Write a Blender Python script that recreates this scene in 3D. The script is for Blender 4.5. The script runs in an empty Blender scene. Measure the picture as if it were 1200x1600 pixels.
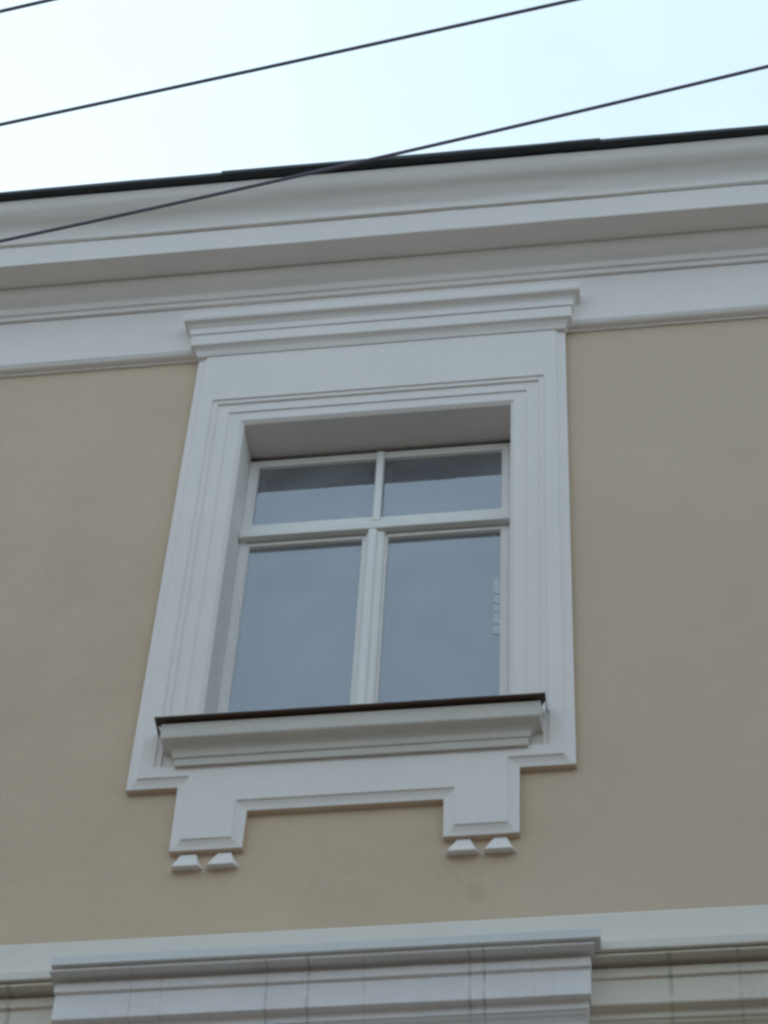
import bpy, bmesh, math, random
from mathutils import Matrix, Vector, noise

random.seed(7)
scene = bpy.context.scene
col = scene.collection

# ------------------------------------------------------------------ camera
cam_data = bpy.data.cameras.new('camera')
cam = bpy.data.objects.new('camera', cam_data)
col.objects.link(cam)
yaw, pitch, roll = math.radians(-10.1395), math.radians(50.9493), math.radians(-3.8067)
fwd = Vector((math.sin(yaw) * math.cos(pitch), math.cos(yaw) * math.cos(pitch), math.sin(pitch)))
r0 = Vector((math.cos(yaw), -math.sin(yaw), 0))
d0 = fwd.cross(r0)
right = math.cos(roll) * r0 + math.sin(roll) * d0
down = -math.sin(roll) * r0 + math.cos(roll) * d0
up, back = -down, -fwd
cam.matrix_world = Matrix(((right.x, up.x, back.x, 0.99489),
                           (right.y, up.y, back.y, -5.28548),
                           (right.z, up.z, back.z, 1.65),
                           (0, 0, 0, 1)))
cam_data.sensor_fit = 'VERTICAL'
cam_data.sensor_height = 36.0
cam_data.lens = 3900.0 / 1600.0 * 36.0
cam_data.clip_start = 0.05
cam_data.clip_end = 2000
scene.camera = cam

# ------------------------------------------------------------------ sky and sun
SUN_ELEV, SUN_AZ = math.radians(36), math.radians(-50)      # sun behind the house, to the left
world = bpy.data.worlds.new('World')
scene.world = world
world.use_nodes = True
wn, wl = world.node_tree.nodes, world.node_tree.links
wn.clear()
out = wn.new('ShaderNodeOutputWorld')
bg = wn.new('ShaderNodeBackground')
bg.inputs['Strength'].default_value = 0.15
sky = wn.new('ShaderNodeTexSky')
sky.sky_type = 'NISHITA'
sky.sun_disc = False
sky.sun_elevation = SUN_ELEV
sky.sun_rotation = SUN_AZ
sky.altitude = 150
sky.air_density = 1.0
sky.dust_density = 2.5
sky.ozone_density = 1.0
# a thin veil of cloud over the whole sky: paler where it is thicker
hsv = wn.new('ShaderNodeHueSaturation')
hsv.inputs['Saturation'].default_value = 1.0
tc = wn.new('ShaderNodeTexCoord')
nz = wn.new('ShaderNodeTexNoise')
nz.inputs['Scale'].default_value = 2.3
nz.inputs['Detail'].default_value = 5
nz.inputs['Roughness'].default_value = 0.55
ramp = wn.new('ShaderNodeMapRange')
ramp.inputs['From Min'].default_value = 0.35
ramp.inputs['From Max'].default_value = 0.68
ramp.inputs['To Min'].default_value = 0.45
ramp.inputs['To Max'].default_value = 0.75
mixc = wn.new('ShaderNodeMix')
mixc.data_type = 'RGBA'
mixc.inputs['B'].default_value = (5.5, 7.15, 8.05, 1)
wl.new(tc.outputs['Generated'], nz.inputs['Vector'])
wl.new(nz.outputs['Fac'], ramp.inputs['Value'])
wl.new(sky.outputs['Color'], hsv.inputs['Color'])
wl.new(ramp.outputs['Result'], mixc.inputs['Factor'])
wl.new(hsv.outputs['Color'], mixc.inputs['A'])
wl.new(mixc.outputs['Result'], bg.inputs['Color'])
wl.new(bg.outputs['Background'], out.inputs['Surface'])

sun_data = bpy.data.lights.new('sun', 'SUN')
sun_data.energy = 1.0
sun_data.angle = math.radians(12)
sun_data.color = (1.0, 0.95, 0.88)
sun = bpy.data.objects.new('sun', sun_data)
col.objects.link(sun)
sd = Vector((math.sin(SUN_AZ) * math.cos(SUN_ELEV), math.cos(SUN_AZ) * math.cos(SUN_ELEV), math.sin(SUN_ELEV)))
sun.rotation_euler = sd.to_track_quat('Z', 'Y').to_euler()
sun.location = sd * 30

vs = scene.view_settings
vs.view_transform = 'Standard'
vs.look = 'None'
vs.exposure = 0.34
vs.gamma = 1.0
vs.use_curve_mapping = False
scene.render.engine = 'CYCLES'
scene.cycles.filter_width = 2.8
scene.cycles.caustics_reflective = False
scene.cycles.use_denoising = True
scene.cycles.max_bounces = 10

# ------------------------------------------------------------------ materials
def plaster(name, base, var=0.06, warm=(1, 1, 1), scale=3.0, bump=0.25, grain=220.0, rough=0.85, stains=None, speckle=0.012):
    m = bpy.data.materials.new(name)
    m.use_nodes = True
    n, l = m.node_tree.nodes, m.node_tree.links
    bs = n['Principled BSDF']
    bs.inputs['Roughness'].default_value = rough
    bs.inputs['Specular IOR Level'].default_value = 0.25
    tcn = n.new('ShaderNodeTexCoord')
    n1 = n.new('ShaderNodeTexNoise')
    n1.inputs['Scale'].default_value = scale
    n1.inputs['Detail'].default_value = 6
    n1.inputs['Roughness'].default_value = 0.6
    l.new(tcn.outputs['Object'], n1.inputs['Vector'])
    n2 = n.new('ShaderNodeTexNoise')
    n2.inputs['Scale'].default_value = scale * 9
    n2.inputs['Detail'].default_value = 4
    l.new(tcn.outputs['Object'], n2.inputs['Vector'])
    add = n.new('ShaderNodeMath'); add.operation = 'MULTIPLY_ADD'
    add.inputs[1].default_value = 0.35
    l.new(n2.outputs['Fac'], add.inputs[0]); l.new(n1.outputs['Fac'], add.inputs[2])
    mr = n.new('ShaderNodeMapRange')
    mr.inputs['From Min'].default_value = 0.4; mr.inputs['From Max'].default_value = 0.95
    l.new(add.outputs[0], mr.inputs['Value'])
    mx = n.new('ShaderNodeMix'); mx.data_type = 'RGBA'
    mx.inputs['A'].default_value = (*[c * (1 - var) for c in base], 1)
    mx.inputs['B'].default_value = (*[min(1, c * (1 + var) * w) for c, w in zip(base, warm)], 1)
    l.new(mr.outputs['Result'], mx.inputs['Factor'])
    # fine sandy speckle of the paint
    sp = n.new('ShaderNodeTexNoise')
    sp.inputs['Scale'].default_value = 85
    sp.inputs['Detail'].default_value = 2
    l.new(tcn.outputs['Object'], sp.inputs['Vector'])
    sm = n.new('ShaderNodeMapRange')
    sm.inputs['From Min'].default_value = 0.3; sm.inputs['From Max'].default_value = 0.7
    sm.inputs['To Min'].default_value = 1 - speckle; sm.inputs['To Max'].default_value = 1 + speckle
    l.new(sp.outputs['Fac'], sm.inputs['Value'])
    sv = n.new('ShaderNodeVectorMath'); sv.operation = 'SCALE'
    l.new(mx.outputs['Result'], sv.inputs[0]); l.new(sm.outputs['Result'], sv.inputs['Scale'])
    colour = sv.outputs['Vector']
    if stains:
        colour = stains(n, l, tcn, colour)
    l.new(colour, bs.inputs['Base Color'])
    g = n.new('ShaderNodeTexNoise')
    g.inputs['Scale'].default_value = grain
    g.inputs['Detail'].default_value = 3
    l.new(tcn.outputs['Object'], g.inputs['Vector'])
    g2 = n.new('ShaderNodeTexNoise')
    g2.inputs['Scale'].default_value = 14
    g2.inputs['Detail'].default_value = 3
    l.new(tcn.outputs['Object'], g2.inputs['Vector'])
    b1 = n.new('ShaderNodeBump'); b1.inputs['Strength'].default_value = bump; b1.inputs['Distance'].default_value = 0.002
    l.new(g.outputs['Fac'], b1.inputs['Height'])
    b2 = n.new('ShaderNodeBump'); b2.inputs['Strength'].default_value = 0.25; b2.inputs['Distance'].default_value = 0.006
    l.new(g2.outputs['Fac'], b2.inputs['Height']); l.new(b1.outputs['Normal'], b2.inputs['Normal'])
    l.new(b2.outputs['Normal'], bs.inputs['Normal'])
    return m

def mathn(n, l, op, a, b=None, c=None):
    k = n.new('ShaderNodeMath'); k.operation = op
    for i, v in enumerate((a, b, c)):
        if v is None: continue
        if isinstance(v, (int, float)): k.inputs[i].default_value = v
        else: l.new(v, k.inputs[i])
    return k.outputs[0]

def wall_stains(n, l, tcn, colour):
    """a repainted patch on the right, a small brown spot and a faint damp band"""
    sx = n.new('ShaderNodeSeparateXYZ'); l.new(tcn.outputs['Object'], sx.inputs[0])
    wob = n.new('ShaderNodeTexNoise'); wob.inputs['Scale'].default_value = 2.2; wob.inputs['Detail'].default_value = 4
    l.new(tcn.outputs['Object'], wob.inputs['Vector'])
    x = mathn(n, l, 'MULTIPLY_ADD', wob.outputs['Fac'], 0.35, sx.outputs['X'])
    right = n.new('ShaderNodeMapRange')
    right.inputs['From Min'].default_value = 0.68; right.inputs['From Max'].default_value = 0.86
    right.interpolation_type = 'SMOOTHSTEP'
    l.new(x, right.inputs['Value'])
    m1 = n.new('ShaderNodeMix'); m1.data_type = 'RGBA'
    m1.inputs['B'].default_value = (0.594, 0.464, 0.352, 1)
    l.new(mathn(n, l, 'MULTIPLY', right.outputs['Result'], 0.55), m1.inputs['Factor'])
    l.new(colour, m1.inputs['A'])
    dx = mathn(n, l, 'ADD', sx.outputs['X'], -0.388)
    dz = mathn(n, l, 'ADD', sx.outputs['Z'], -6.505)
    r = mathn(n, l, 'SQRT', mathn(n, l, 'ADD', mathn(n, l, 'MULTIPLY', dx, dx), mathn(n, l, 'MULTIPLY', mathn(n, l, 'MULTIPLY', dz, dz), 0.5)))
    wob2 = n.new('ShaderNodeTexNoise'); wob2.inputs['Scale'].default_value = 28; wob2.inputs['Detail'].default_value = 4
    l.new(tcn.outputs['Object'], wob2.inputs['Vector'])
    sp = n.new('ShaderNodeMapRange'); sp.interpolation_type = 'SMOOTHSTEP'
    sp.inputs['From Min'].default_value = 0.022; sp.inputs['From Max'].default_value = 0.062
    sp.inputs['To Min'].default_value = 0.28; sp.inputs['To Max'].default_value = 0.0
    l.new(mathn(n, l, 'MULTIPLY_ADD', wob2.outputs['Fac'], 0.03, r), sp.inputs['Value'])
    m2 = n.new('ShaderNodeMix'); m2.data_type = 'RGBA'
    m2.inputs['B'].default_value = (0.36, 0.25, 0.16, 1)
    l.new(sp.outputs['Result'], m2.inputs['Factor']); l.new(m1.outputs['Result'], m2.inputs['A'])
    return m2.outputs['Result']

def streaks(xs, strength):
    def f(n, l, tcn, colour):
        """narrow dirt runs below the joints of the sheet-metal flashing"""
        sx = n.new('ShaderNodeSeparateXYZ'); l.new(tcn.outputs['Object'], sx.inputs[0])
        wob = n.new('ShaderNodeTexNoise'); wob.inputs['Scale'].default_value = 30; wob.inputs['Detail'].default_value = 3
        l.new(tcn.outputs['Object'], wob.inputs['Vector'])
        x = mathn(n, l, 'MULTIPLY_ADD', wob.outputs['Fac'], 0.0015, sx.outputs['X'])
        total = None
        for xc, w, s in xs:
            d = mathn(n, l, 'ABSOLUTE', mathn(n, l, 'SUBTRACT', x, xc + 0.0015))
            k = n.new('ShaderNodeMapRange'); k.interpolation_type = 'SMOOTHSTEP'
            k.inputs['From Min'].default_value = w * 0.25; k.inputs['From Max'].default_value = w
            k.inputs['To Min'].default_value = s; k.inputs['To Max'].default_value = 0.0
            l.new(d, k.inputs['Value'])
            total = k.outputs['Result'] if total is None else mathn(n, l, 'MAXIMUM', total, k.outputs['Result'])
        brk = n.new('ShaderNodeTexNoise'); brk.inputs['Scale'].default_value = 26; brk.inputs['Detail'].default_value = 4
        l.new(tcn.outputs['Object'], brk.inputs['Vector'])
        bk = n.new('ShaderNodeMapRange'); bk.inputs['From Min'].default_value = 0.36; bk.inputs['From Max'].default_value = 0.62
        bk.inputs['To Min'].default_value = 0.25
        l.new(brk.outputs['Fac'], bk.inputs['Value'])
        total = mathn(n, l, 'MULTIPLY', total, bk.outputs['Result'])
        pat = n.new('ShaderNodeTexNoise'); pat.inputs['Scale'].default_value = 1.0; pat.inputs['Detail'].default_value = 5
        mp = n.new('ShaderNodeMapping'); mp.inputs['Scale'].default_value = (45, 3, 5)
        l.new(tcn.outputs['Object'], mp.inputs['Vector']); l.new(mp.outputs['Vector'], pat.inputs['Vector'])
        pm = n.new('ShaderNodeMapRange')
        pm.inputs['From Min'].default_value = 0.5; pm.inputs['From Max'].default_value = 1.0
        pm.inputs['To Max'].default_value = strength
        l.new(pat.outputs['Fac'], pm.inputs['Value'])
        total = mathn(n, l, 'MAXIMUM', total, pm.outputs['Result'])
        m1 = n.new('ShaderNodeMix'); m1.data_type = 'RGBA'
        m1.inputs['B'].default_value = (0.16, 0.15, 0.14, 1)
        l.new(total, m1.inputs['Factor']); l.new(colour, m1.inputs['A'])
        return m1.outputs['Result']
    return f

def simple(name, base, rough=0.5, metal=0.0, spec=0.5, var=0.12, scale=20, bump=0.0):
    m = bpy.data.materials.new(name)
    m.use_nodes = True
    n, l = m.node_tree.nodes, m.node_tree.links
    bs = n['Principled BSDF']
    bs.inputs['Roughness'].default_value = rough
    bs.inputs['Metallic'].default_value = metal
    bs.inputs['Specular IOR Level'].default_value = spec
    tcn = n.new('ShaderNodeTexCoord')
    n1 = n.new('ShaderNodeTexNoise'); n1.inputs['Scale'].default_value = scale; n1.inputs['Detail'].default_value = 5
    l.new(tcn.outputs['Object'], n1.inputs['Vector'])
    mx = n.new('ShaderNodeMix'); mx.data_type = 'RGBA'
    mx.inputs['A'].default_value = (*[c * (1 - var) for c in base], 1)
    mx.inputs['B'].default_value = (*[min(1, c * (1 + var)) for c in base], 1)
    l.new(n1.outputs['Fac'], mx.inputs['Factor'])
    l.new(mx.outputs['Result'], bs.inputs['Base Color'])
    if bump:
        b = n.new('ShaderNodeBump'); b.inputs['Strength'].default_value = bump; b.inputs['Distance'].default_value = 0.003
        l.new(n1.outputs['Fac'], b.inputs['Height']); l.new(b.outputs['Normal'], bs.inputs['Normal'])
    return m

def glass(name, ior, tint, dust=0.1):
    m = bpy.data.materials.new(name)
    m.use_nodes = True
    n, l = m.node_tree.nodes, m.node_tree.links
    n.clear()
    o = n.new('ShaderNodeOutputMaterial')
    fr = n.new('ShaderNodeFresnel'); fr.inputs['IOR'].default_value = ior
    gl = n.new('ShaderNodeBsdfGlossy'); gl.inputs['Roughness'].default_value = 0.0
    gl.inputs['Color'].default_value = (0.91, 0.90, 1.0, 1)
    tr = n.new('ShaderNodeBsdfTransparent'); tr.inputs['Color'].default_value = (*tint, 1)
    tcn = n.new('ShaderNodeTexCoord')
    nn = n.new('ShaderNodeTexNoise'); nn.inputs['Scale'].default_value = 3.0; nn.inputs['Detail'].default_value = 1
    l.new(tcn.outputs['Object'], nn.inputs['Vector'])
    b = n.new('ShaderNodeBump'); b.inputs['Strength'].default_value = 0.04; b.inputs['Distance'].default_value = 0.004
    l.new(nn.outputs['Fac'], b.inputs['Height'])
    l.new(b.outputs['Normal'], gl.inputs['Normal'])
    mx = n.new('ShaderNodeMixShader')
    l.new(fr.outputs[0], mx.inputs[0]); l.new(tr.outputs[0], mx.inputs[1]); l.new(gl.outputs[0], mx.inputs[2])
    # a thin, uneven film of street dust on the pane
    df = n.new('ShaderNodeBsdfDiffuse'); df.inputs['Color'].default_value = (0.66, 0.72, 0.76, 1)
    dn = n.new('ShaderNodeTexNoise'); dn.inputs['Scale'].default_value = 5.0; dn.inputs['Detail'].default_value = 6
    l.new(tcn.outputs['Object'], dn.inputs['Vector'])
    dm = n.new('ShaderNodeMapRange')
    dm.inputs['From Min'].default_value = 0.3; dm.inputs['From Max'].default_value = 0.75
    dm.inputs['To Min'].default_value = dust * 0.6; dm.inputs['To Max'].default_value = dust * 1.5
    l.new(dn.outputs['Fac'], dm.inputs['Value'])
    mx2 = n.new('ShaderNodeMixShader')
    l.new(dm.outputs['Result'], mx2.inputs[0]); l.new(mx.outputs[0], mx2.inputs[1]); l.new(df.outputs[0], mx2.inputs[2])
    l.new(mx2.outputs[0], o.inputs['Surface'])
    return m

WHITE = (0.80, 0.74, 0.715)
M = {
    'stucco': plaster('beige_stucco', (0.604, 0.462, 0.338), var=0.08, warm=(1.0, 1.01, 1.03), scale=2.2, speckle=0.035, bump=0.35, grain=260, stains=wall_stains),
    'white': plaster('white_painted_plaster', WHITE, var=0.035, warm=(1.01, 1.0, 0.98), scale=2.5, bump=0.15),
    'sill': plaster('weathered_sill_paint', (0.63, 0.575, 0.52), var=0.06, scale=5, bump=0.2),
    'cream': plaster('cream_painted_plaster', (0.71, 0.645, 0.555), var=0.05, scale=3, bump=0.2,
                     stains=streaks([(0.925, 0.010, 0.4), (1.11, 0.008, 0.25), (-0.90, 0.010, 0.4), (-0.965, 0.009, 0.35)], 0.15)),
    'band': plaster('pale_band_paint', (0.745, 0.69, 0.63), var=0.04, scale=3, bump=0.15),
    'course': plaster('weathered_white_plaster', (0.80, 0.755, 0.755), var=0.05, scale=4, bump=0.15,
                      stains=streaks([(-0.168, 0.006, 0.38), (-0.053, 0.007, 0.45), (0.388, 0.007, 0.4), (0.427, 0.006, 0.45), (-0.545, 0.004, 0.25), (-0.46, 0.004, 0.2), (0.10, 0.004, 0.2), (0.56, 0.004, 0.15)], 0.10)),
    'ledge': simple('painted_sheet_metal', (0.66, 0.645, 0.64), rough=0.55, var=0.06, scale=6),
    'wood': simple('white_window_paint', (0.79, 0.745, 0.715), rough=0.4, spec=0.4, var=0.05, scale=12, bump=0.1),
    'brown': simple('brown_coated_metal', (0.085, 0.048, 0.034), rough=0.5, var=0.2, scale=30),
    'roof': simple('dark_roof_metal', (0.012, 0.014, 0.017), rough=0.45, var=0.25, scale=8),
    'wire': simple('black_cable', (0.15, 0.13, 0.18), rough=0.6, var=0.1),
    'room': simple('pale_room', (0.40, 0.41, 0.42), rough=0.9, var=0.1, scale=2),
    'tape': simple('paper_sealing_strip', (0.60, 0.65, 0.70), rough=0.8, var=0.08, scale=40),
    'paving': plaster('street_stone', (0.155, 0.15, 0.14), var=0.25, scale=0.8, bump=0.3, grain=60),
    'kerb': plaster('granite_kerb', (0.36, 0.35, 0.34), var=0.12, scale=4, bump=0.2),
    'pave2': plaster('pavement_slabs', (0.22, 0.215, 0.20), var=0.12, scale=1.5, bump=0.2),
    'stucco_far': plaster('yellow_grey_stucco', (0.39, 0.36, 0.31), var=0.06, scale=1.2),
    'pane_far': simple('dark_window_glass', (0.03, 0.035, 0.04), rough=0.08, spec=0.6, var=0.05),
    'brightening_sheet': simple('pale_brightening_sheet', (0.66, 0.72, 0.76), rough=0.9, var=0.05, scale=4),  # cloth tone of the sheet added to lift the glass
    'glass': glass('window_glass', 2.85, (0.90, 0.95, 0.96), dust=0.16),
    'glass2': glass('inner_window_glass', 2.2, (0.90, 0.94, 0.95)),
}

# ------------------------------------------------------------------ helpers
def link(name, verts, faces, mat, parent=None, smooth=False):
    me = bpy.data.meshes.new(name)
    me.from_pydata([tuple(v) for v in verts], [], faces)
    bm = bmesh.new(); bm.from_mesh(me)
    bmesh.ops.recalc_face_normals(bm, faces=bm.faces[:])
    bm.to_mesh(me); bm.free()
    ob = bpy.data.objects.new(name, me)
    me.materials.append(M[mat])
    col.objects.link(ob)
    if parent: ob.parent = parent
    if smooth:
        for p in me.polygons: p.use_smooth = True
    return ob

def empty(name, parent=None):
    o = bpy.data.objects.new(name, None)
    o.empty_display_size = 0.1
    col.objects.link(o)
    if parent: o.parent = parent
    return o

def box_data(x0, x1, y0, y1, z0, z1):
    v = [(x, y, z) for x in (x0, x1) for y in (y0, y1) for z in (z0, z1)]
    f = [(0, 1, 3, 2), (4, 6, 7, 5), (0, 4, 5, 1), (2, 3, 7, 6), (0, 2, 6, 4), (1, 5, 7, 3)]
    return v, f

def join(datas):
    V, F = [], []
    for v, f in datas:
        b = len(V); V += list(v); F += [tuple(i + b for i in q) for q in f]
    return V, F

def bevel(ob, w=0.003, seg=2, ang=30):
    m = ob.modifiers.new('bevel', 'BEVEL')
    m.width = w; m.segments = seg; m.limit_method = 'ANGLE'; m.angle_limit = math.radians(ang)
    m.harden_normals = False
    return ob

def box(name, dims, mat, parent, bw=0.003):
    v, f = box_data(*dims)
    o = link(name, v, f, mat, parent)
    if bw: bevel(o, bw)
    return o

def face_out(ob):
    """turn the faces of a pane towards the street"""
    for p in ob.data.polygons:
        if p.normal.y > 0: p.flip()
    return ob

def soften(pts, r):
    """round the corners of a profile polyline a little, as hand-run plaster"""
    res = [pts[0]]
    for a, b, c in zip(pts, pts[1:], pts[2:]):
        va = (a[0] - b[0], a[1] - b[1]); vc = (c[0] - b[0], c[1] - b[1])
        la, lc = math.hypot(*va), math.hypot(*vc)
        if la < 1e-6 or lc < 1e-6: continue
        cosang = (va[0] * vc[0] + va[1] * vc[1]) / (la * lc)
        if cosang < -0.93:
            res.append(b); continue
        rr = min(r, la * 0.45, lc * 0.45)
        p = (b[0] + va[0] / la * rr, b[1] + va[1] / la * rr)
        q = (b[0] + vc[0] / lc * rr, b[1] + vc[1] / lc * rr)
        mid = (0.25 * p[0] + 0.5 * b[0] + 0.25 * q[0], 0.25 * p[1] + 0.5 * b[1] + 0.25 * q[1])
        res += [p, mid, q]
    res.append(pts[-1])
    return res

def arc(p, q, bulge, n=7):
    """points from p to q along a curve that leaves the chord by bulge (share of the chord)"""
    dx, dz = q[0] - p[0], q[1] - p[1]
    nx, nz = -dz, dx
    return [(p[0] + dx * t + nx * bulge * 4 * t * (1 - t), p[1] + dz * t + nz * bulge * 4 * t * (1 - t)) for t in [i / n for i in range(n + 1)]]

def wobble(x, seed, amp):
    return amp * noise.noise(Vector((x * 1.7, seed * 3.1, 0.0))) + 0.4 * amp * noise.noise(Vector((x * 6.3, seed * 3.1, 5.0)))

def run(name, prof, x0, x1, mat, parent, seed=0, amp=0.0024, soft=0.004, step=0.09):
    """straight moulding along x; prof is [(y, z)] listed from below to above"""
    p = soften(prof, soft)
    dense0, dense1 = max(x0, -2.6), min(x1, 2.6)
    xs = [x0] if x0 < dense0 else []
    k = max(1, int((dense1 - dense0) / step))
    xs += [dense0 + (dense1 - dense0) * i / k for i in range(k + 1)]
    if x1 > dense1: xs.append(x1)
    V, F = [], []
    m = len(p)
    for x in xs:
        for j, (y, z) in enumerate(p):
            edge = 0.0 if j in (0, m - 1) else 1.0
            V.append((x, y + edge * wobble(x, seed + j * 0.13, amp), z + edge * wobble(x, seed + 40 + j * 0.13, amp)))
    for i in range(len(xs) - 1):
        for j in range(m - 1):
            F.append((i * m + j, (i + 1) * m + j, (i + 1) * m + j + 1, i * m + j + 1))
    F.append(tuple(range(m))); F.append(tuple((len(xs) - 1) * m + j for j in range(m)))
    return link(name, V, F, mat, parent)

def wrap(name, prof, xl, xr, yb, mat, parent, side=1.0, ywall=0.0, seed=0, amp=0.0012, soft=0.003, step=0.09, close_top=None):
    """moulding with mitred returns at both ends; prof is [(out, z)] from below to above, out measured from y = yb"""
    p = soften(prof, soft)
    k = max(2, int((xr - xl) / step))
    V, F = [], []
    m = len(p)
    def column(fn):
        for j, q in enumerate(p): V.append(fn(j, *q))
    column(lambda j, o, z: (xl - o * side, ywall, z))
    for i in range(k + 1):
        t = i / k
        def fn(j, o, z):
            x = (xl - o * side) * (1 - t) + (xr + o * side) * t
            e = 1.0 if 0 < j < m - 1 else 0.0
            return (x, yb - o + e * wobble(x, seed + j * 0.13, amp), z + e * wobble(x, seed + 40 + j * 0.13, amp))
        column(fn)
    column(lambda j, o, z: (xr + o * side, ywall, z))
    n = k + 3
    for i in range(n - 1):
        for j in range(m - 1):
            F.append((i * m + j, (i + 1) * m + j, (i + 1) * m + j + 1, i * m + j + 1))
    # top and bottom lids
    for j in (0, m - 1):
        F.append(tuple(i * m + j for i in range(n)))
    return link(name, V, F, mat, parent)

# ------------------------------------------------------------------ setting
def sheet(name, x0, x1, y0, y1, z, mat):
    o = link(name, [(x0, y0, z), (x1, y0, z), (x1, y1, z), (x0, y1, z)], [(0, 1, 2, 3)], mat)
    o['kind'] = 'structure'
    return o
sheet('road', -400, 400, -400, 400, 0.0, 'paving')
pv = box('pavement', (-60, 60, -1.75, -0.03, -0.05, 0.13), 'pave2', None, 0.0); pv['kind'] = 'structure'
kb = box('kerb', (-60, 60, -1.91, -1.755, -0.05, 0.14), 'kerb', None, 0.015); kb['kind'] = 'structure'

# ------------------------------------------------------------------ the house
house = empty('town_house')
house['label'] = 'beige stucco house front with white plaster cornice, window surround and tall window'
house['category'] = 'house'

XL, XR = -6.5, 8.5
# wall with its window opening
hx, hz0, hz1 = 0.56, 7.10, 8.90
T = 0.48
def ringquads(x0, x1, z0, z1, y):
    xs, zs = (XL, x0, x1, XR), (0.0, z0, z1, 9.99)
    V = [(x, y, z) for z in zs for x in xs]
    F = [(r * 4 + c, r * 4 + c + 1, r * 4 + c + 5, r * 4 + c + 4) for r in range(3) for c in range(3) if not (r == 1 and c == 1)]
    return V, F
Vf, Ff = ringquads(-hx, hx, hz0, hz1, 0.0)
Vb, Fb = ringquads(-hx, hx, hz0, hz1, T)
V, F = join([(Vf, Ff), (Vb, Fb)])
hole = [5, 6, 10, 9]
for a, b in zip(hole, hole[1:] + hole[:1]):
    F.append((a, b, b + 16, a + 16))
outer = [0, 3, 15, 12]
for a, b in ((0, 3), (3, 15), (15, 12), (12, 0)):
    F.append((a, b, b + 16, a + 16))
wall = link('wall', V, F, 'stucco', house)

# the room behind the window and the rest of the house body
v, f = box_data(-2.2, 2.2, T + 0.004, 4.2, 6.5, 9.4)
f = [q for i, q in enumerate(f) if i != 2]
room = link('room', v, f, 'room', house)
v, f = join([box_data(XL, XL + 0.4, T + 0.004, 9, 0, 9.99), box_data(XR - 0.4, XR, T + 0.004, 9, 0, 9.99), box_data(XL + 0.404, XR - 0.404, 8.6, 9, 0, 9.99)])
link('rear_wall', v, f, 'stucco', house)

# roof with its dark metal edge, laid in overlapping sheets
roof = link('roof', [(XL - .3, -0.28, 10.026), (XR + .3, -0.28, 10.026), (XR + .3, 4.5, 11.9), (XL - .3, 4.5, 11.9), (XR + .3, 9.4, 10.026), (XL - .3, 9.4, 10.026)],
            [(0, 1, 2, 3), (3, 2, 4, 5)], 'roof', house)
edges = [XL - .3, -4.6, -2.55, -0.607, 0.845, 2.9, 4.8, 6.7, XR + .3]
for i, (a, b) in enumerate(zip(edges, edges[1:])):
    dz = 0.0035 * (i % 2)
    dy = -0.004 * (i % 2)
    prof = [(-0.280, 10.000 + dz), (-0.346 + dy, 9.998 + dz), (-0.350 + dy, 10.002 + dz), (-0.351 + dy, 10.019 + dz), (-0.346 + dy, 10.024 + dz), (-0.28, 10.037 + dz)]
    run('edge_sheet', prof, a - 0.012 * (i % 2), b + 0.012 * (i % 2), 'roof', roof, seed=i * 7, amp=0.0035, soft=0.002, step=0.12)

# main cornice
cornice = empty('cornice', house)
cyma = [(-0.219, 9.818)] + [(-0.229, 9.820)] + arc((-0.229, 9.828), (-0.273, 9.909), -0.11)[1:] + arc((-0.273, 9.909), (-0.319, 9.990), 0.11)[1:] + [(-0.320, 9.995)]
JX = 0.715                                   # the cornice is run in two lengths that meet here
for k, (a, b) in enumerate(((XL - .1, JX - 0.0001), (JX + 0.0001, XR + .1))):
    q = -0.0010 * k
    run('crown_moulding', [(y, z + q) for y, z in [(0.05, 9.8185)] + cyma + [(0.05, 9.995)]], a, b, 'white', cornice, seed=1 + 20 * k)
    run('corona', [(y + q, z + q) for y, z in [(0.05, 9.6835), (-0.113, 9.683), (-0.217, 9.682), (-0.217, 9.8155), (0.05, 9.8155)]], a, b, 'white', cornice, seed=2 + 20 * k)
bed = [(0.03, 9.5535), (-0.050, 9.553), (-0.050, 9.578), (-0.061, 9.5795), (-0.062, 9.612)] + arc((-0.062, 9.616), (-0.113, 9.6795), 0.14)[1:] + [(0.03, 9.6795)]
run('bed_moulding', bed, XL - .02, XR + .02, 'white', cornice, seed=3, amp=0.0014)

# frieze band with a small moulding along its foot
frieze = run('frieze', [(0.03, 9.271), (-0.0375, 9.271), (-0.038, 9.552), (0.03, 9.552)], XL, XR, 'white', house, seed=4, amp=0.001)
run('foot_moulding', [(0.02, 9.2435), (-0.008, 9.2425), (-0.010, 9.2485)] + arc((-0.013, 9.2495), (-0.036, 9.2665), 0.16)[1:] + [(-0.0375, 9.2695), (0.02, 9.2695)], XL, XR, 'white', frieze, seed=5, amp=0.0008, soft=0.002)

# window hood: the small cornice over the surround
hood = wrap('window_hood', [(-0.03, 9.2225), (0.002, 9.2225), (0.003, 9.229)] + arc((0.005, 9.230), (0.027, 9.262), 0.16)[1:] + [(0.0285, 9.2675)] + [(0.0285, 9.323)]
            + [(0.0345, 9.3245), (0.0350, 9.358)] + arc((0.037, 9.361), (0.060, 9.382), 0.14)[1:] + [(0.0625, 9.390), (0.0630, 9.4300), (-0.03, 9.436)],
            -0.686, 0.684, -0.0395, 'white', house, seed=6, soft=0.0025, ywall=-0.01)

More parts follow.
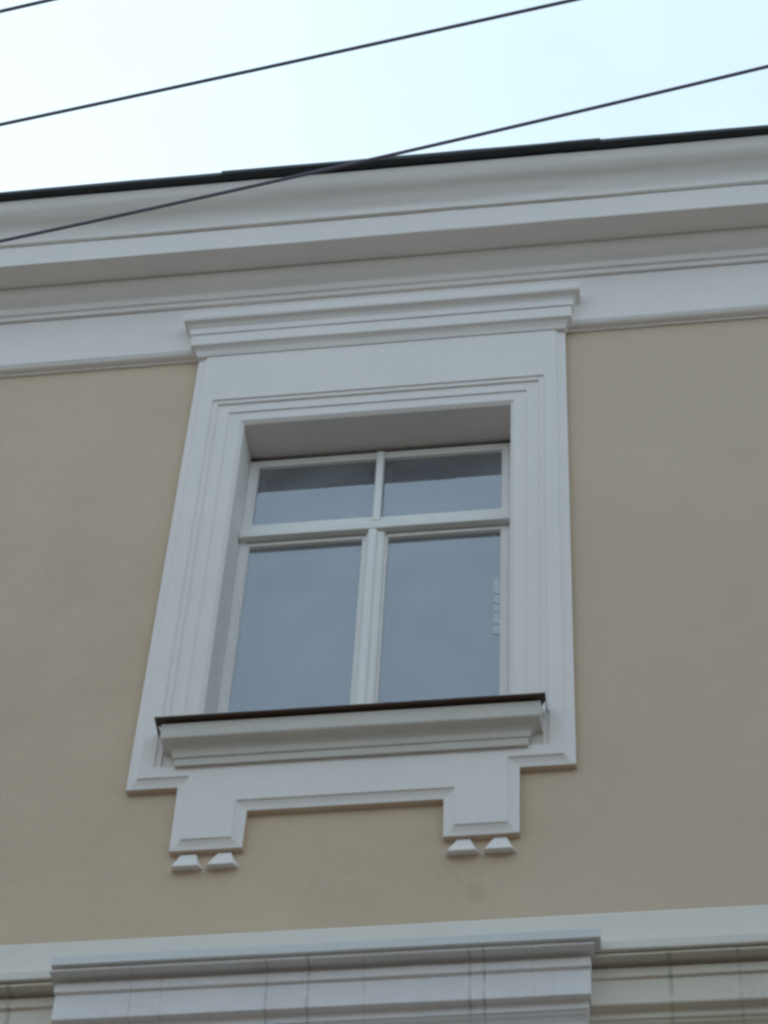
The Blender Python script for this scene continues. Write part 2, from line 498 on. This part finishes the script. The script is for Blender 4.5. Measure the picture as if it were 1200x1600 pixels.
# ---- window surround plate with chamfered edges, two feet and an arched-over gap
YF, YS, YO = -0.036, -0.031, -0.022
CH = 0.034
zt = 9.226
outline = [(-0.686, zt), (-0.686, 6.977), (-0.525, 6.977), (-0.523, 6.712), (-0.303, 6.712), (-0.301, 6.862), (0.289, 6.862), (0.291, 6.709), (0.516, 6.709), (0.516, 6.976), (0.685, 6.976), (0.685, zt)]
def inset(poly, d):
    """inset a closed axis-aligned polygon (anticlockwise), but keep its top edge"""
    res = []
    n = len(poly)
    for i, p in enumerate(poly):
        a, c = poly[i - 1], poly[(i + 1) % n]
        def nrm(u, w):
            dx, dz = w[0] - u[0], w[1] - u[1]
            L = math.hypot(dx, dz)
            return (-dz / L, dx / L)
        n1, n2 = nrm(a, p), nrm(p, c)
        k = 1 + n1[0] * n2[0] + n1[1] * n2[1]
        res.append((p[0] + d * (n1[0] + n2[0]) / k, p[1] + d * (n1[1] + n2[1]) / k))
    res[0] = (res[0][0], poly[0][1]); res[-1] = (res[-1][0], poly[-1][1])
    return res
o2 = inset(outline, CH)
o15 = inset(outline, CH * 0.5)
AX, AZ0, AZ1 = 0.605, 7.055, 8.947          # inner edge of the plate, where the stepped architrave begins
rect = [(-AX, AZ0), (AX, AZ0), (AX, AZ1), (-AX, AZ1)]
bm = bmesh.new()
def loop(pts, y): return [bm.verts.new((x, y, z)) for x, z in pts]
L0, L1, L15, L2, L3 = loop(outline, 0.004), loop(outline, YO), loop(o15, -0.0245), loop(o2, YS), loop(o2, YF)
for A, B in ((L0, L1), (L1, L15), (L15, L2), (L2, L3)):
    for i in range(len(A)):
        j = (i + 1) % len(A)
        fc = bm.faces.new((A[i], A[j], B[j], B[i]))
        if A is L0: fc.material_index = 1           # the edge against the wall carries the wall's paint
R0 = loop(rect, YF)
R1 = loop(rect, 0.004)
for i in range(4):
    bm.faces.new((R0[i], R1[i], R1[(i + 1) % 4], R0[(i + 1) % 4]))
es = []
for Lp in (L3, R0):
    for i in range(len(Lp)):
        es.append(bm.edges.get((Lp[i], Lp[(i + 1) % len(Lp)])))
bmesh.ops.triangle_fill(bm, edges=es, use_beauty=True)
bmesh.ops.recalc_face_normals(bm, faces=bm.faces[:])
me = bpy.data.meshes.new('window_surround'); bm.to_mesh(me); bm.free()
me.materials.append(M['white']); me.materials.append(M['stucco'])
surround = bpy.data.objects.new('window_surround', me); col.objects.link(surround); surround.parent = house
bevel(surround, 0.0025, 2, 12)

# stepped architrave round the opening, returning into the reveal
insets = [(-0.0040, -0.0300), (0.0190, -0.0298), (0.0195, -0.0220), (0.0640, -0.0215), (0.0650, -0.0155), (0.1085, -0.0150), (0.1225, -0.0030), (0.1245, 0.150)]
ins = soften(insets, 0.0018)
V, F = [], []
for d, y in ins:
    dt = d
    V += [(-AX + d, y, AZ0 + 0.003), (-AX + d, y, AZ1 - dt), (AX - d, y, AZ1 - dt), (AX - d, y, AZ0 + 0.003)]
for i in range(len(ins) - 1):
    for k in range(3):
        a = i * 4 + k
        F.append((a, a + 1, a + 5, a + 4))
link('architrave', V, F, 'white', surround)
box('reveal_strip', (-0.53, -0.4803, 0.1505, 0.25, 7.2, 8.802), 'white', surround, 0)
box('reveal_strip', (0.4803, 0.53, 0.1505, 0.25, 7.2, 8.802), 'white', surround, 0)
# the shallow panel below the opening, behind the sill
link('apron_panel', [(-0.545, -0.0135, AZ0 + 0.001), (0.545, -0.0135, AZ0 + 0.001), (0.545, -0.0135, 7.26), (-0.545, -0.0135, 7.26)], [(0, 1, 2, 3)], 'white', surround)
box('apron_block', (-0.5, 0.5, -0.012, 0.2, 7.06, 7.235), 'white', surround, 0)

# guttae: little flared drops under the feet
def gutta(x0, x1, xt0, xt1):
    zb, zt_ = 6.646, 6.7085
    ft, fb = -0.010, -0.029
    V = [(xt0, 0.003, zt_), (xt1, 0.003, zt_), (xt1, ft, zt_), (xt0, ft, zt_),
         (x0 + .004, fb, zb), (x1 - .012, fb, zb), (x1 - .003, -0.004, zb + 0.007), (x0, -0.004, zb + 0.007), (x1, 0.003, zb + .0075), (x0, 0.003, zb + .0075)]
    F = [(3, 2, 5, 4), (0, 3, 4, 7, 9), (2, 1, 8, 6, 5), (4, 5, 6, 7), (7, 6, 8, 9), (0, 1, 2, 3)]
    o = link('gutta', V, F, 'white', surround)
    bevel(o, 0.0025, 2, 20)
gutta(-0.512, -0.418, -0.488, -0.440)
gutta(-0.406, -0.310, -0.376, -0.336)
gutta(0.300, 0.400, 0.332, 0.370)
gutta(0.410, 0.507, 0.440, 0.476)

# ---- sill
sill_prof = [(-0.02, 7.062), (0.019, 7.043), (0.0205, 7.071), (0.028, 7.0725), (0.0285, 7.098)] + arc((0.030, 7.101), (0.066, 7.1165), 0.15)[1:] + [(0.0685, 7.1205), (0.0700, 7.176), (0.067, 7.1810), (-0.02, 7.198)]
sill = wrap('window_sill', sill_prof, -0.522, 0.527, -0.030, 'wood', house, side=0.86, ywall=-0.01, seed=9, amp=0.001, soft=0.003)
sill.data.materials[0] = M['sill']
# brown sheet-metal flashing on the sill
xs = [-0.6025 + 1.205 * i / 24 for i in range(25)]
V, F = [], []
prof = [(0.172, 7.262), (-0.1195, 7.1910), (-0.1210, 7.1897), (-0.1210, 7.1862), (-0.1185, 7.1852), (-0.090, 7.1900), (0.172, 7.256)]
for x in xs:
    for j, (y, z) in enumerate(prof):
        w = wobble(x, 60, 0.0028) if y < -0.09 else 0
        xx = max(-0.479, min(0.479, x)) if y > 0.0 else x
        V.append((xx, y + 0.5 * w, z + w))
m = len(prof)
for i in range(len(xs) - 1):
    for j in range(m - 1):
        F.append((i * m + j, (i + 1) * m + j, (i + 1) * m + j + 1, i * m + j + 1))
F.append(tuple(range(m))); F.append(tuple((len(xs) - 1) * m + j for j in range(m)))
link('flashing', V, F, 'brown', sill)
for s in (-1, 1):                            # folded-down ends of the flashing
    xe = s * 0.6015
    V = [(xe, -0.117, 7.190), (xe, -0.032, 7.212), (xe, -0.032, 7.194), (xe, -0.060, 7.174), (xe, -0.117, 7.183)]
    V += [(x - s * 0.0015, y, z) for x, y, z in V]
    F = [(0, 1, 2, 3, 4), (5, 6, 7, 8, 9)] + [(i, (i + 1) % 5, (i + 1) % 5 + 5, i + 5) for i in range(5)]
    link('flashing_end', V, F, 'brown', sill)

# ---- window
window = empty('window', house)
window.location = (0, -0.025, -0.0315)
Y0 = 0.165
OX = 0.4795
def frame_ring(x0, x1, z0, z1, wl, wr, wb, wt, y, depth, lip=0.008, ldep=0.012):
    """rectangular frame with a slanted glazing rebate"""
    outer = [(x0, z0), (x1, z0), (x1, z1), (x0, z1)]
    i1 = [(x0 + wl - lip, z0 + wb - lip), (x1 - wr + lip, z0 + wb - lip), (x1 - wr + lip, z1 - wt + lip), (x0 + wl - lip, z1 - wt + lip)]
    i2 = [(x0 + wl, z0 + wb), (x1 - wr, z0 + wb), (x1 - wr, z1 - wt), (x0 + wl, z1 - wt)]
    layers = [(outer, y + depth), (outer, y), (i1, y), (i2, y + ldep), (i2, y + depth)]
    V = [(x, yy, z) for pts, yy in layers for x, z in pts]
    F = []
    for a in range(5):
        b = (a + 1) % 5
        for k in range(4):
            F.append((a * 4 + k, a * 4 + (k + 1) % 4, b * 4 + (k + 1) % 4, b * 4 + k))
    return V, F
# fixed outer frame
v, f = frame_ring(-OX, OX, 7.24, 8.818, 0.0250, 0.0160, 0.02, 0.016, Y0 - 0.002, 0.10, lip=0.002, ldep=0.002)
bevel(link('frame', v, f, 'wood', window), 0.002)
box('frame_head_groove', (-0.55, 0.55, 0.20, 0.47, 8.892, 8.899), 'wood', window, 0)
# transom, with a rounded nose
tz0, tz1 = 8.360, 8.412
tp = [(Y0 + 0.05, tz0), (0.1395, tz0), (0.139, tz0 + 0.003), (0.138, tz1 - 0.020), (0.144, tz1 - 0.009), (0.156, tz1 - 0.002), (0.172, tz1 + 0.004), (Y0 + 0.05, tz1 + 0.006)]
V, F = [], []
for x in (-OX + 0.001, OX - 0.001):
    V += [(x, y, z) for y, z in tp]
m = len(tp)
F = [(j, j + m, (j + 1) % m + m, (j + 1) % m) for j in range(m)] + [tuple(range(m)), tuple(range(m, 2 * m))]
bevel(link('transom', V, F, 'wood', window), 0.002)
# sashes: two small ones above the transom, two tall ones below
sashes = {
    'upper left': (-0.454, 0.0010, 8.405, 8.802, 0.011, 0.0165, 0.052, 0.018),
    'upper right': (0.0015, 0.463, 8.405, 8.802, 0.0125, 0.027, 0.048, 0.018),
    'lower left': (-0.454, -0.0015, 7.262, 8.352, 0.012, 0.046, 0.06, 0.018),
    'lower right': (-0.0010, 0.463, 7.262, 8.352, 0.047, 0.029, 0.06, 0.018),
}
for k, (x0, x1, z0, z1, wl_, wr_, wb_, wt_) in sashes.items():
    v, f = frame_ring(x0, x1, z0, z1, wl_, wr_, wb_, wt_, Y0, 0.042, lip=0.003, ldep=0.011)
    bevel(link('sash', v, f, 'wood', window), 0.0015)
    gx0, gx1, gz0, gz1 = x0 + wl_ - 0.004, x1 - wr_ + 0.004, z0 + wb_ - 0.004, z1 - wt_ + 0.004
    dy = random.uniform(-0.001, 0.001)
    tl = 0.0
    V = [(gx0, Y0 + 0.013 + dy, gz0), (gx1, Y0 + 0.013 - dy, gz0), (gx1, Y0 + 0.0135 - tl, gz1), (gx0, Y0 + 0.0135 - tl, gz1)]
    face_out(link('pane', V, [(0, 1, 2, 3)], 'glass', window))
# upright between the small sashes
v, f = box_data(-0.0135, 0.0145, 0.150, Y0 - 0.0005, 8.414, 8.812)
bevel(link('glazing_bar', v, f, 'wood', window), 0.006, 3)
# astragal: moulded cover strip where the tall sashes meet
ap = [(-0.038, Y0 - 0.0005), (-0.036, 0.158), (-0.029, 0.156), (-0.027, 0.143), (-0.022, 0.140), (-0.002, 0.140), (0.003, 0.144), (0.006, 0.151), (0.022, 0.152), (0.029, 0.156), (0.031, Y0 - 0.0005)]
V = [(x + 0.005, y, z) for z in (7.27, 8.3575) for x, y in ap]
m = len(ap)
F = [(j, j + 1, j + 1 + m, j + m) for j in range(m - 1)] + [tuple(range(m)), tuple(range(m, 2 * m)), (0, m - 1, 2 * m - 1, m)]
bevel(link('astragal', V, F, 'wood', window), 0.0015)
# inner casement of the double window
Y2 = 0.218
inner = {
    'a': (-0.451, -0.002, 8.435, 8.89, 0.024, 0.03, 0.045, 0.088), 'b': (0.002, 0.46, 8.435, 8.89, 0.03, 0.024, 0.045, 0.088),
    'c': (-0.451, -0.002, 7.26, 8.43, 0.030, 0.05, 0.06, 0.126), 'd': (0.002, 0.46, 7.26, 8.43, 0.055, 0.030, 0.06, 0.126)}
for k, (x0, x1, z0, z1, wl_, wr_, wb_, wt_) in inner.items():
    v, f = frame_ring(x0, x1, z0, z1, wl_, wr_, wb_, wt_, Y2, 0.04)
    link('inner_sash', v, f, 'wood', window)
    V = [(x0 + wl_ - .004, Y2 + 0.02, z0 + wb_ - .004), (x1 - wr_ + .004, Y2 + 0.02, z0 + wb_ - .004), (x1 - wr_ + .004, Y2 + 0.02, z1 - wt_ + .004), (x0 + wl_ - .004, Y2 + 0.02, z1 - wt_ + .004)]
    face_out(link('inner_pane', V, [(0, 1, 2, 3)], 'glass2', window))
v, f = join([box_data(-0.555, -0.4715, Y0 + 0.10, T, 7.2, 8.89), box_data(0.4715, 0.555, Y0 + 0.10, T, 7.2, 8.89), box_data(-0.471, 0.471, Y0 + 0.10, T, 7.1, 7.255)])
link('frame_lining', v, f, 'wood', window)
# pale sheet added behind the inner casement to brighten the panes
xs = [-0.46 + 0.92 * i / 30 for i in range(31)]
V = [(x, 0.345 + wobble(x, 77, 0.006), z) for x in xs for z in (7.24, 8.885)]
link('brightening_sheet', V, [(2 * i, 2 * i + 2, 2 * i + 3, 2 * i + 1) for i in range(30)], 'brightening_sheet', window)
# paper sealing strips along the edge of the outer panes, torn into lengths
def tape(x, z0, z1, w, slant=0.006):
    """a torn length of paper strip with uneven edges"""
    N = 5
    lft = [(x + random.uniform(-0.0015, 0.0015), z0 + (z1 - z0) * i / N) for i in range(N + 1)]
    rgt = [(x + w + random.uniform(-0.003, 0.002), z0 + (z1 - z0) * i / N - slant) for i in range(N + 1)]
    pts = lft + rgt[::-1]
    V = [(a, Y0 + 0.0118, c) for a, c in pts] + [(a, Y0 + 0.0123, c) for a, c in pts]
    k = len(pts)
    F = [tuple(range(k)), tuple(range(k, 2 * k))] + [(i, (i + 1) % k, (i + 1) % k + k, i + k) for i in range(k)]
    link('sealing_strip', V, F, 'tape', window)
for z0, z1 in ((8.016, 8.092), (7.966, 8.009), (7.922, 7.960), (7.862, 7.917), (7.812, 7.857), (7.30, 7.44)):
    tape(0.4125, z0, z1, 0.021, 0.007)
tape(-0.4415, 7.27, 7.52, 0.011, 0.003)

# ---- string course below: a pale band, then a stepped cornice that breaks forward under the window
course = run('string_course', [(0.01, 6.02), (-0.014, 6.02), (-0.014, 6.3865), (-0.010, 6.3905), (0.01, 6.391)], XL, XR, 'band', house, seed=11, amp=0.0012)
def course_profile(b, dz=0.0):
    return [(y - b, z + dz) for y, z in [
        (b, 5.93), (0.040, 5.93), (0.040, 5.956), (0.050, 5.958)] + arc((0.052, 5.960), (0.072, 5.986), 0.12)[1:] + [
        (0.076, 5.9900), (0.078, 5.9930), (0.0835, 5.9950), (0.0835, 6.0205), (0.110, 6.0215), (0.110, 6.108), (0.120, 6.110), (0.120, 6.1390), (0.117, 6.1415), (0.096, 6.1440), (0.095, 6.1560), (0.1490, 6.1565)]
        + [(0.1515, 6.1540)] + [(0.157, 6.1530), (0.157, 6.164), (b, 6.166)]]
block = wrap('projecting_moulding', course_profile(0.066), -0.744, 0.700, -0.066, 'course', course, side=0.30, ywall=-0.01, seed=12, amp=0.0012)
cp = [(0.01, 5.928)] + [(-(o + 0.016), z) for o, z in course_profile(0.066, -0.0025)] + [(0.01, 6.164)]
run('recessed_moulding', cp, XL, XR, 'cream', course, seed=13)
# sheet-metal covers
wrap('cover_sheet', [(-0.05, 6.1675), (0.100, 6.1645), (0.1035, 6.1665), (0.1035, 6.197), (0.100, 6.2005), (-0.045, 6.238)], -0.735, 0.715, -0.066, 'ledge', course, side=0.30, ywall=-0.012, seed=14, amp=0.0016, soft=0.0015)
run('cover_sheet', [(0.005, 6.1665), (-0.1165, 6.1635), (-0.1195, 6.1655), (-0.1195, 6.1945), (-0.116, 6.1985), (0.005, 6.231)], XL, XR, 'band', course, seed=15, amp=0.0016, soft=0.0015)

# ------------------------------------------------------------------ the unseen house across the street, added to shade the lower facade
far = empty('town_house')
far['label'] = 'plain yellow-grey house across the street, unseen, shading the beige house'
far['category'] = 'house'
FY = -10.4
box('wall', (-22, 24, FY - 8, FY, 0, 8.8), 'stucco_far', far, 0)
box('cornice', (-22.2, 24.2, FY - 0.2, FY + 0.28, 8.802, 9.1), 'white', far, 0.03)
link('roof', [(-22.3, FY + 0.4, 9.12), (24.3, FY + 0.4, 9.12), (24.3, FY - 4, 10.6), (-22.3, FY - 4, 10.6), (24.3, FY - 8.3, 9.12), (-22.3, FY - 8.3, 9.12)], [(0, 1, 2, 3), (3, 2, 4, 5)], 'roof', far)
for zc, hh in ((1.1, 1.6), (4.2, 1.9), (7.0, 1.7)):
    for i in range(14):
        xc = -20 + i * 3.2
        fr = link('window', *frame_ring(xc - 0.55, xc + 0.55, zc, zc + hh, 0.07, 0.07, 0.07, 0.07, -FY - 0.06, 0.055), 'wood', far)
        for vtx in fr.data.vertices: vtx.co.y = -vtx.co.y
        link('pane', [(xc - 0.5, FY + 0.015, zc + 0.05), (xc + 0.5, FY + 0.015, zc + 0.05), (xc + 0.5, FY + 0.015, zc + hh - 0.05), (xc - 0.5, FY + 0.015, zc + hh - 0.05)], [(0, 1, 2, 3)], 'pane_far', fr)

# ------------------------------------------------------------------ overhead wires
def wire(x0, y0, x1, y1, rad, label, z=8.5, sag=0.0055):
    N = 120
    k = (y1 - y0) / (x1 - x0)
    V, F = [], []
    S = 8
    for i in range(N + 1):
        x = -13 + 27 * i / N
        y = y0 + k * (x - x0)
        zz = z + sag * ((x - 0.15) ** 2 - 1.4)
        for s in range(S):
            a = 2 * math.pi * s / S
            V.append((x, y + rad * math.cos(a), zz + rad * math.sin(a)))
    for i in range(N):
        for s in range(S):
            F.append((i * S + s, i * S + (s + 1) % S, (i + 1) * S + (s + 1) % S, (i + 1) * S + s))
    F.append(tuple(range(S))); F.append(tuple(N * S + s for s in range(S)))
    o = link('overhead_wire', V, F, 'wire', None, smooth=True)
    o['label'] = label; o['category'] = 'wire'; o['group'] = 'overhead wires in front of the house'
    return o
wire(-1.10, -1.06, 1.41, -1.45, 0.0060, 'dark overhead wire that crosses in front of the cornice, lowest of three', sag=0.011)
wire(-1.00, -1.49, 0.84, -1.74, 0.0060, 'dark overhead wire crossing open sky, middle one of three')
wire(-0.91, -1.88, 0.93, -2.14, 0.0060, 'short stretch of dark overhead wire in the top left corner of the sky')
